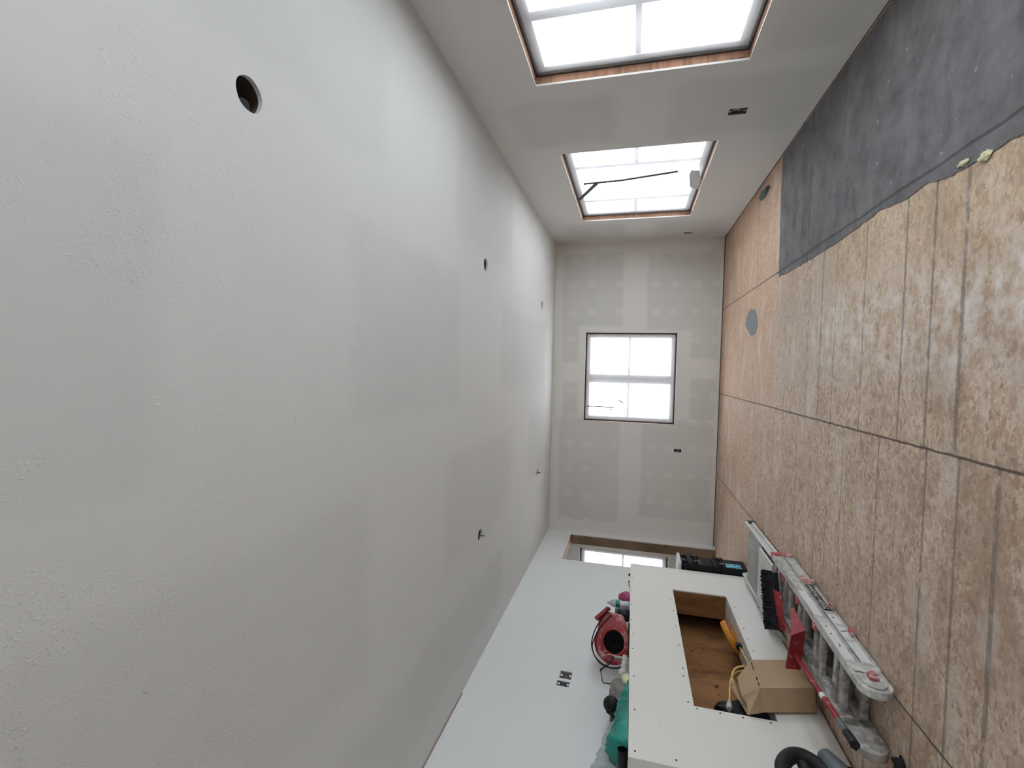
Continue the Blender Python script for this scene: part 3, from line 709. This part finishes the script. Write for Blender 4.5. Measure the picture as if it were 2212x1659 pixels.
b.hexa([(-1.802,3.285,.182),(-1.812,3.275,.182),(-1.800,3.172,.182),(-1.790,3.180,.182)], [(-1.802,3.285,.200),(-1.812,3.275,.200),(-1.800,3.172,.262),(-1.790,3.180,.262)])
b.hexa([(-1.800,3.170,.182),(-1.800,3.185,.182),(-1.520,3.130,.182),(-1.520,3.115,.182)], [(-1.795,3.150,.268),(-1.795,3.165,.270),(-1.560,3.120,.262),(-1.560,3.105,.262)])
b.hexa([(-1.520,3.115,.182),(-1.530,3.125,.182),(-1.500,3.345,.182),(-1.490,3.335,.182)], [(-1.560,3.105,.262),(-1.570,3.115,.262),(-1.510,3.345,.200),(-1.500,3.335,.200)])
b.build('dust_pan', 'red', dp, bevel=.004)
A0 = Vector((-1.690, 3.200, .230)); A1 = Vector((-1.665, 2.40, .205)); D_ = A1-A0
def seg(t0, t1, r0, r1, nm, mt): return B().cyl(A0+D_*t0, A0+D_*t1, r0, r1, 16).build(nm, mt, dp, smooth=True)
seg(0, .555, .0115, .0135, 'handle_tube', 'red'); seg(.555, .60, .0155, .0155, 'tape_band', 'lead'); seg(.60, .80, .0145, .0145, 'handle_tube', 'red')
seg(.80, .90, .016, .016, 'grip', 'grey'); seg(.90, 1.0, .019, .021, 'grip_end', 'blkr')
b = B(); b.tube([A0+Vector((-.0, .0, .0)), A0+D_*.08+Vector((.03, 0, .01)), A0+D_*.10+Vector((.09, .02, -.02)), A0+D_*.10+Vector((.13, .04, -.04))], .006, 8); b.build('wire_bail', 'red', dp, smooth=True)

# ------------------------------------------------------------------ cardboard box leaning on the half wall
cb = thing('cardboard_box', 'open cardboard box leaning against the half wall below the niche', 'cardboard box', (-2.03, 3.42, .05))
a0 = Vector((-1.965,3.285,.062)); a1 = Vector((-1.965,3.192,.392)); c0 = Vector((-2.03,3.688,.080)); c1 = Vector((-2.03,3.608,.352)); d0 = Vector((-2.105,3.262,.052)); d1 = Vector((-2.100,3.165,.375))
e0 = c0+(d0-a0); e1 = c1+(d1-a1)
for v in (e0, e1): v.x = max(v.x, -2.112)
def slab(P, n, th, nm, mt, par, **k):
    n = Vector(n).normalized()*th; return B().hexa(P, [Vector(p)+n for p in P]).build(nm, mt, par, **k)
slab([a0, c0, c1, a1], (-1, .1, 0), .004, 'side_panel', 'card', cb)
slab([a0, d0, d1, a1], (0, 1, .2), .004, 'side_panel', 'card', cb)
slab([c0, e0, e1, c1], (0, -1, -.2), .004, 'side_panel', 'card', cb)
slab([d0, e0, e1, d1], (1, 0, 0), .004, 'side_panel', 'card', cb)
slab([a0, c0, e0, d0], (0, 0, 1), .004, 'bottom_panel', 'card', cb)
# flaps: big one folded up over the wide side, torn corner towards the near side
fl1 = [a1, c1, Vector((-2.11,3.50,.462)), Vector((-2.085,3.262,.482))]
slab(fl1, (-1, 0, -.3), .004, 'top_flap', 'card', cb)
b = B(); b.prism([a1, Vector((-2.085,3.262,.482)), Vector((-2.096,3.215,.462)), Vector((-2.096,3.170,.405)), Vector((-2.055,3.178,.397)), Vector((-2.01,3.190,.380))], (0, .004, .001)); b.build('top_flap', 'card', cb)
slab([a1, d1, Vector((-2.1,3.115,.473)), Vector((-2.045,3.165,.476))], (0, 1, .2), .004, 'top_flap', 'card', cb)
fl2 = [Vector((-2.085,3.262,.482)), Vector((-2.11,3.50,.462)), Vector((-2.15,3.52,.478)), Vector((-2.16,3.36,.49))]
b = B(); b.prism([Vector((-2.10,3.285,.470)), Vector((-2.16,3.555,.468)), Vector((-2.19,3.50,.49)), Vector((-2.17,3.30,.465)), Vector((-2.14,3.17,.462)), Vector((-2.11,3.165,.447)), Vector((-2.105,3.215,.445))], (.002, 0, .005)); b.build('top_flap', 'card', cb)
for (t, l) in ((.12, .10), (.28, .10), (.66, .10), (.84, .10)):
    p = c1.lerp(a1, t); q = c1.lerp(a1, t+l); u_ = Vector((.002, 0, .001)); h8 = Vector((0, 0, .007))
    B().hexa([p+u_, q+u_, q+u_+h8, p+u_+h8], [p+u_*1.8, q+u_*1.8, q+u_*1.8+h8, p+u_*1.8+h8]).build('ink_mark', 'blk', cb)

# ------------------------------------------------------------------ things in the niche
Ar = Vector((.06, .363, .035)).normalized(); vw = Vector((-.46, .87, -.17)).normalized()
n0 = Ar.cross(vw).normalized(); ax_ = (Matrix.Rotation(R(-13), 3, Ar) @ n0).normalized()
rc = Vector((-2.270, 4.315, .325))
cr = thing('cord_reel', 'round orange cord reel lying tipped inside the niche', 'cord reel', (-2.285, 4.3, .304))
B().lathe(rc-ax_*.022, ax_, [(0, .10), (0, .148), (.010, .152), (.036, .152), (.046, .148), (.046, .10)], 40).build('reel_rim', 'orange', cr, smooth=True)
B().lathe(rc-ax_*.030, ax_, [(0, .06), (.060, .06)], 24).build('reel_hub', 'orange', cr, smooth=True)
B().box(-2.235, -2.195, 4.08, 4.13, .305, .345).build('black_clip', 'blk', cr, bevel=.006)
yc = thing('extension_cord', 'yellow extension cord trailing along the niche sill', 'extension cord', (-2.2, 3.7, .304))
B().tube([(-2.21,4.11,.325),(-2.215,3.98,.312),(-2.20,3.86,.313),(-2.19,3.79,.318),(-2.185,3.74,.340),(-2.19,3.70,.42),(-2.20,3.62,.475),(-2.20,3.50,.505),(-2.20,3.42,.520),(-2.20,3.37,.532)], .0062, 10).build('cord', 'ycord', yc, smooth=True)
B().tube([(-2.17,3.76,.36),(-2.165,3.70,.43),(-2.17,3.62,.468),(-2.18,3.55,.478),(-2.20,3.50,.470),(-2.22,3.44,.43),(-2.24,3.40,.32)], .0075, 10).build('cord', 'ycord', yc, smooth=True)
B().lathe((-2.20,3.375,.531), (0,-.98,.19), [(0, .007), (.015, .012), (.045, .018), (.075, .019), (.095, .015)], 16).build('connector', 'lgrey', yc, smooth=True, label='pale grey cord connector')
nb = B(); n1, n2 = 30, 16; vs = []; fs = []
for i in range(n1+1):
    for j in range(n2+1):
        a, c = i/n1, j/n2; y_ = 3.15+.36*a; x_ = -2.345+.135*c; q = Vector((a*4, c*3, 2))
        pk = max(0, 1-abs(a-.62)/.34)*.12+max(0, 1-abs(a-.2)/.3)*.06
        hgt = (.20+pk)*math.sin(math.pi*min(1, .18+c*.8))**.5*min(1, 5*(1-a))+.07*abs(noise.noise(q*1.8))-.04*abs(noise.noise(q*4))
        if i in (0, n1) or j in (0, n2): hgt = 0
        vs.append((x_, y_, .3045+max(0, hgt)))
for i in range(n1):
    for j in range(n2): k = i*(n2+1)+j; fs.append((k, k+n2+1, k+n2+2, k+1))
tag(nb.add(vs, fs).build('rubbish_bag', 'navy', smooth=True), 'crumpled navy black bag inside the niche behind the cardboard box', 'bag')

# ------------------------------------------------------------------ toolbox stack beyond the half wall
TX = -2.055
def toolbox(z0, z1, label, sticker=False):
    e = thing('toolbox', label, 'toolbox', (-2.26, 5.46, z0), group='stacked black toolboxes')
    y0, y1, x1 = 5.31, 5.60, -2.45; hh = z1-z0
    zl = z1-min(.075, hh*.3)
    B().prism([(x1,y0,z0),(TX,y0,z0),(TX,y1-.05,z0),(TX-.035,y1,z0),(x1,y1,z0)], (0, 0, zl-z0-.002)).build('case_body', 'blk', e, bevel=.006)
    B().prism([(x1,y0,zl),(TX+.006,y0,zl),(TX+.006,y1-.045,zl),(TX-.03,y1+.006,zl),(x1,y1+.006,zl)], (0, 0, z1-zl-.003)).build('case_lid', 'blk', e, bevel=.008)
    for yy in (5.36, 5.52):
        b = B(); b.box(TX+.007, TX+.020, yy-.022, yy+.022, max(z0+.003, zl-.045), min(z1-.004, zl+.03)); lt = b.build('latch', 'blkr', e, bevel=.004)
        B().box(TX+.0202, TX+.024, yy-.016, yy+.016, zl-.01, zl+.006).build('latch_tab', 'grey', lt)
    if hh < .1: return e
    b = B(); b.tube([(TX, 5.385, zl-.012), (TX+.022, 5.40, zl-.012), (TX+.022, 5.48, zl-.012), (TX, 5.495, zl-.012)], .007, 8); b.build('carry_handle', 'blkr', e, smooth=True)
    return e
t1 = toolbox(.0, .335, 'bottom black toolbox of the stack, with blue sticker'); t2 = toolbox(.336, .590, 'middle black toolbox of the stack, with one small white sticker'); t3 = toolbox(.591, .655, 'thin topmost black toolbox of the stack')
B().box(TX+.001, TX+.0025, 5.335, 5.44, .055, .205).build('blue_sticker', 'blue', t1)
B().box(TX+.001, TX+.0030, 5.345, 5.435, .215, .240).build('white_sticker', 'lead', t1)
B().box(TX+.001, TX+.0030, 5.345, 5.435, .462, .487).build('white_sticker', 'lead', t2)
tag(B().prism([(-2.46,5.30,.656),(-2.04,5.30,.656),(-2.04,5.57,.656),(-2.09,5.615,.656),(-2.46,5.615,.656)], (0, 0, .03)).build('dusty_lid', 'wht', bevel=.008), 'plaster-caked white lid lying on top of the toolbox stack', 'lid')

# ------------------------------------------------------------------ things on the ledge
LZ = BZ
nrm = Vector((.52, -.854, 0)); rt = Vector((.854, .52, 0)); up = Vector((0, 0, 1))
def frame(o):  # local x = to the right as seen from the room, y = towards the viewer, z = up
    m = Matrix.Identity(4)
    for i, v in enumerate((rt, nrm, up)):
        for k in range(3): m[k][i] = v[k]
    m.translation = Vector(o); return m
AM = frame((-2.262, 3.955, 1.318))
am = thing('air_mover', 'dusty red snail-shaped air mover with round black intake, on the ledge', 'air mover', (-2.3, 4.03, LZ))
P = []
for i in range(25):
    t = R(62)+R(238)*i/24; rr = .150+.018*math.sin((t-R(62))*.6)
    P.append((rr*math.cos(t), 0, max(-.128, rr*math.sin(t))))
P += [(.14, 0, -.105), (.215, 0, -.075), (.225, 0, .07), (.16, 0, .125)]
b = B(AM); b.prism(P, (0, -.15, 0)); body = b.build('housing', 'redm', am, bevel=.028, seg=4, smooth=True)
B(AM).tube([(.098*math.cos(2*math.pi*k/20), .002, -.008+.095*math.sin(2*math.pi*k/20)) for k in range(20)], .013, 10, 2, closed=True).build('intake_ring', 'redm', am, smooth=True)
B(AM).lathe((0, -.010, -.008), (0, 1, 0), [(0, .092), (.013, .092), (.0132, .02), (.02, .02), (.022, .001)], 32).build('intake_shade_disc', 'matt', am, smooth=True)  # raised near-black disc, its colour standing in for the shaded hollow
b = B(AM)
for rr in (.03, .055, .080): b.tube([(rr*math.cos(2*math.pi*k/20), .010, -.008+rr*math.sin(2*math.pi*k/20)) for k in range(20)], .0016, 6, 1, closed=True)
for k in range(12):
    t = 2*math.pi*k/12; b.cyl((.022*math.cos(t), .010, -.008+.022*math.sin(t)), (.088*math.cos(t), .010, -.008+.088*math.sin(t)), .0014, n=6)
b.build('intake_grille', 'blk', am, smooth=True)
b = B(AM); b.hexa([(.145,.012,.135),(.255,.012,.03),(.265,.012,.062),(.160,.012,.168)], [(.145,-.16,.135),(.255,-.16,.03),(.265,-.16,.062),(.160,-.16,.168)]); b.build('outlet_lip', 'redm', am, bevel=.010, seg=3, smooth=True)
b = B(AM); b.box(-.11, .16, -.14, -.01, -.131, -.120); b.build('base_skid', 'blk', am, bevel=.003)
b = B(AM); b.tube([(.245,.015,.05),(.16,.02,.10),(.08,.025,.145),(-.02,.02,.172),(-.10,.02,.155),(-.165,.02,.10),(-.190,.02,.02),(-.180,.02,-.06),(-.15,.02,-.122)], .0045, 8)
b.tube([(.20,.02,.02),(.12,.03,.09),(.04,.03,.135),(-.05,.02,.165),(-.13,.015,.135),(-.18,.012,.05),(-.182,.012,-.03),(-.155,.012,-.10)], .0045, 8); b.build('power_cord', 'blk', am, smooth=True)
b = B(AM); b.tube([(-.118,.02,.085),(-.10,.024,.04),(-.097,.026,.0),(-.11,.026,-.05),(-.15,.022,-.09),(-.17,.02,-.118)], .0035, 8); b.build('tan_cord', 'copper', am, smooth=True)
# bottle, jar, pink bundle beyond the air mover
BM = frame((-2.30, 4.70, LZ))
wbt = thing('water_bottle', 'clear plastic water bottle with teal label, standing on the ledge', 'bottle', (-2.30, 4.70, LZ))
B(BM).lathe((0, 0, 0), (0, 0, 1), [(0, .030), (.004, .037), (.03, .038), (.06, .033), (.09, .037), (.145, .037), (.175, .026), (.190, .014), (.205, .013)], 24).build('bottle_body', 'pet', wbt, smooth=True)
B(BM).lathe((0, 0, .092), (0, 0, 1), [(0, .0378), (.04, .0378)], 24, cap=False).build('label_band', 'teal', wbt, smooth=True)
B(BM).lathe((0, 0, .200), (0, 0, 1), [(0, .0155), (.014, .015)], 18).build('bottle_cap', 'lgrey', wbt, smooth=True)
crumple('plastic_bundle', (-2.29, 4.83, LZ+.0005), .055, .055, .075, 'pink', 'magenta plastic bundle on the ledge behind the water bottle', 'bundle', 4, .25)
jr = thing('paint_jar', 'dark jar on the ledge between water bottle and air mover', 'jar', (-2.33, 4.56, LZ))
B().lathe((-2.33, 4.56, LZ), (0, 0, 1), [(0, .05), (.01, .056), (.09, .056), (.11, .048)], 22).build('jar_body', 'blk', jr, smooth=True)
B().lathe((-2.33, 4.56, LZ+.110), (0, 0, 1), [(0, .05), (.02, .05), (.024, .045)], 22).build('jar_lid', 'dgrey', jr, smooth=True)
tag(B().tube([(-2.16, 4.92, LZ+.006), (-2.15, 4.90, LZ+.016), (-2.16, 4.86, LZ+.012), (-2.17, 4.80, LZ+.005)], .0035, 8).build('wire_piece', 'blk', smooth=True), 'short bent black wire at the ledge edge beside the magenta bundle', 'wire')
tag(B().box(-2.150, -2.130, 4.93+.1, 4.955+.1, LZ+.0005, LZ+.018).build('clip_block', 'blk', bevel=.003), 'tiny black block on the far end of the ledge edge', 'block')
# wire roller frame, tool pouch, respirator, white hose, sponge
RM = frame((-2.30, 3.62, LZ))
rf = thing('roller_frame', 'bare wire paint roller frame standing up beside the air mover', 'roller frame', (-2.30, 3.62, LZ))
for d in (0, .016):
    B(RM).tube([(.10,d,.105+d*.4),(.055,d,.135+d),(-.0,d,.200+d*.6),(-.012,d,.206),(-.055,d,.196),(-.078,d,.188),(-.085,d,.175),(-.080,d,.13)], .0032, 8, 3).build('wire_rod', 'blk', rf, smooth=True)
B(RM).tube([(-.080,.008,.135),(-.12,.01,.10),(-.155,.012,.085)], .009, 8, 3).build('handle_grip', 'blk', rf, smooth=True)
B(RM).cyl((.10, .008, .002), (.10, .008, .112), .011, n=12).build('handle_core', 'lgrey', rf, smooth=True)
sh = frame((-2.27, 3.66, LZ))
tag(B(sh).tube([(.075,.05,.030),(.03,.055,.034),(-.02,.05,.040),(-.055,.045,.052)], [.018]*7+[.022]*6+[.028]*6, 12).build('white_hose', 'wht', smooth=True), 'short caked white hose lying on the ledge against the air mover', 'hose')
crumple('tool_pouch', (-2.36, 3.47, LZ+.0005), .085, .10, .095, 'mgrey', 'dusty grey tool pouch heaped on the ledge by the roller frame', 'pouch', 21, .35)
crumple('sponge', (-2.20, 3.40, LZ+.0005), .03, .05, .035, 'foam', 'pale yellow sponge on the ledge edge beside the tool pouch', 'sponge', 8, .2)
rs = thing('respirator_mask', 'black respirator mask with round filters lying on the dark work bag', 'mask', (-2.34, 3.27, LZ+.08))
rm = frame((-2.31, 3.27, LZ+.115))
B(rm).lathe((0, 0, 0), (.1, .9, .2), [(-.05, .03), (-.02, .052), (.02, .050), (.04, .035)], 22).build('mask_body', 'blkr', rs, smooth=True)
B(rm).lathe((.005, .03, -.002), (0, 1, 0), [(-.02, .030), (.02, .032), (.022, .026)], 22).build('filter', 'blk', rs, smooth=True)
B(rm).lathe((-.025, .02, -.055), (-.3, .9, -.2), [(-.02, .028), (.02, .030), (.022, .020)], 22).build('filter', 'blk', rs, smooth=True)
B(rm).tube([(-.045,.01,.03),(-.07,.0,-.03),(-.05,.02,-.075),(0,.03,-.09)], .005, 8).build('strap', 'blk', rs, smooth=True)
crumple('work_bag', (-2.43, 3.27, LZ+.0005), .065, .09, .085, 'dgrey', 'dark grey work bag on the ledge beneath the mask', 'bag', 31, .3)
# teal plastic bag with pale liner
def heap(name, xr, yr, hf, mat, par, seed, n1=64, n2=34):
    vs = []; fs = []
    for i in range(n1+1):
        for j in range(n2+1):
            a, c = i/n1, j/n2; y_ = yr[0]+(yr[1]-yr[0])*a; x_ = xr[0]+(xr[1]-xr[0])*c
            q = Vector((x_*14, y_*11, seed)); cr_ = .024*abs(noise.noise(q*1.4))+.022*abs(noise.noise(q*3.3))-.012
            h_ = max(.002, hf(a, c)+cr_)
            if i in (0, n1) or j in (0, n2): h_ = .001
            vs.append((x_+.010*noise.noise(q*1.3), y_+.012*noise.noise(q*1.1+Vector((5, 0, 0))), LZ+.001+h_))
    for i in range(n1):
        for j in range(n2): k = i*(n2+1)+j; fs.append((k, k+n2+1, k+n2+2, k+1))
    return B().add(vs, fs).build(name, mat, par, smooth=True)
tb = thing('plastic_bag', 'long teal green plastic bag with pale liner, near end of the ledge', 'bag', (-2.3, 2.95, LZ))
heap('bag_body', (-2.36, -2.15), (2.75, 3.34), lambda a, c: (.135-.095*a)*math.sin(math.pi*min(1, max(0, .04+.92*c)))**.45*min(1, 9*a+.2)*min(1, 6*(1-a)), 'teal', tb, 2)
heap('pale_liner', (-2.530, -2.33), (2.75, 3.30), lambda a, c: (.225-.12*a)*math.sin(math.pi*min(1, max(0, .05+.9*c)))**.5*min(1, 9*a+.3)*min(1, 5*(1-a)), 'clearbag', tb, 9)
B().hexa([(-2.19,3.02,1.262),(-2.175,3.02,1.245),(-2.175,2.99,1.245),(-2.19,2.99,1.262)], [(-2.187,3.02,1.265),(-2.172,3.02,1.248),(-2.172,2.99,1.248),(-2.187,2.99,1.265)]).build('paper_tag', 'lgrey', tb)
vt = thing('vacuum_wand', 'black vacuum tube end with open mouth, lying on ledge corner', 'vacuum tube', (-2.3, 2.74, LZ))
q0 = Vector((-2.155, 2.700, LZ+.030)); q1 = Vector((-2.50, 2.645, LZ+.030))
d_ = (q1-q0).normalized()
B().rings([q0, q0+d_*.05, q0+d_*.06, q1], [.029, .028, .026, .022], [(d_.orthogonal().normalized(), d_.cross(d_.orthogonal().normalized()))]*4, 24, cap=False).build('tube_wall', 'blk', vt, smooth=True)
B().rings([q0+d_*.001, q0+d_*.10, q0+d_*.101], [.0265, .022, .0005], [(d_.orthogonal().normalized(), d_.cross(d_.orthogonal().normalized()))]*3, 24, cap=False).build('tube_bore', 'matt', vt, smooth=True)

# ------------------------------------------------------------------ vacuum hose in front of the half wall
vh = thing('vacuum_hose', 'looped black vacuum hose in front of the half wall near end', 'vacuum hose', (-1.9, 2.4, 0))
B().tube([(-1.93,2.30,.02),(-1.92,2.30,.25),(-1.90,2.36,.46),(-1.89,2.46,.475),(-1.885,2.535,.43),(-1.885,2.565,.372),(-1.885,2.540,.318),(-1.88,2.475,.285),(-1.87,2.36,.22),(-1.87,2.30,.03)], .034, 18, 10).build('hose', 'blkr', vh, smooth=True)
B().tube([(-1.89,2.515,.372),(-1.89,2.44,.36),(-1.89,2.34,.30),(-1.90,2.28,.12)], .026, 14, 8).build('hose', 'blkr', vh, smooth=True)
B().lathe((-1.865,2.585,.262), (0,-.95,-.25), [(0, .018), (.012, .036), (.09, .050), (.16, .052)], 20).build('hose_cuff', 'grey', vh, smooth=True)
B().tube([(-1.88,2.51,.255),(-1.89,2.56,.225),(-1.90,2.575,.17),(-1.91,2.55,.08),(-1.93,2.45,.008)], .0055, 8).build('power_cord', 'blk', vh, smooth=True)

for o in bpy.data.objects:
    if '_o' in o: del o['_o']
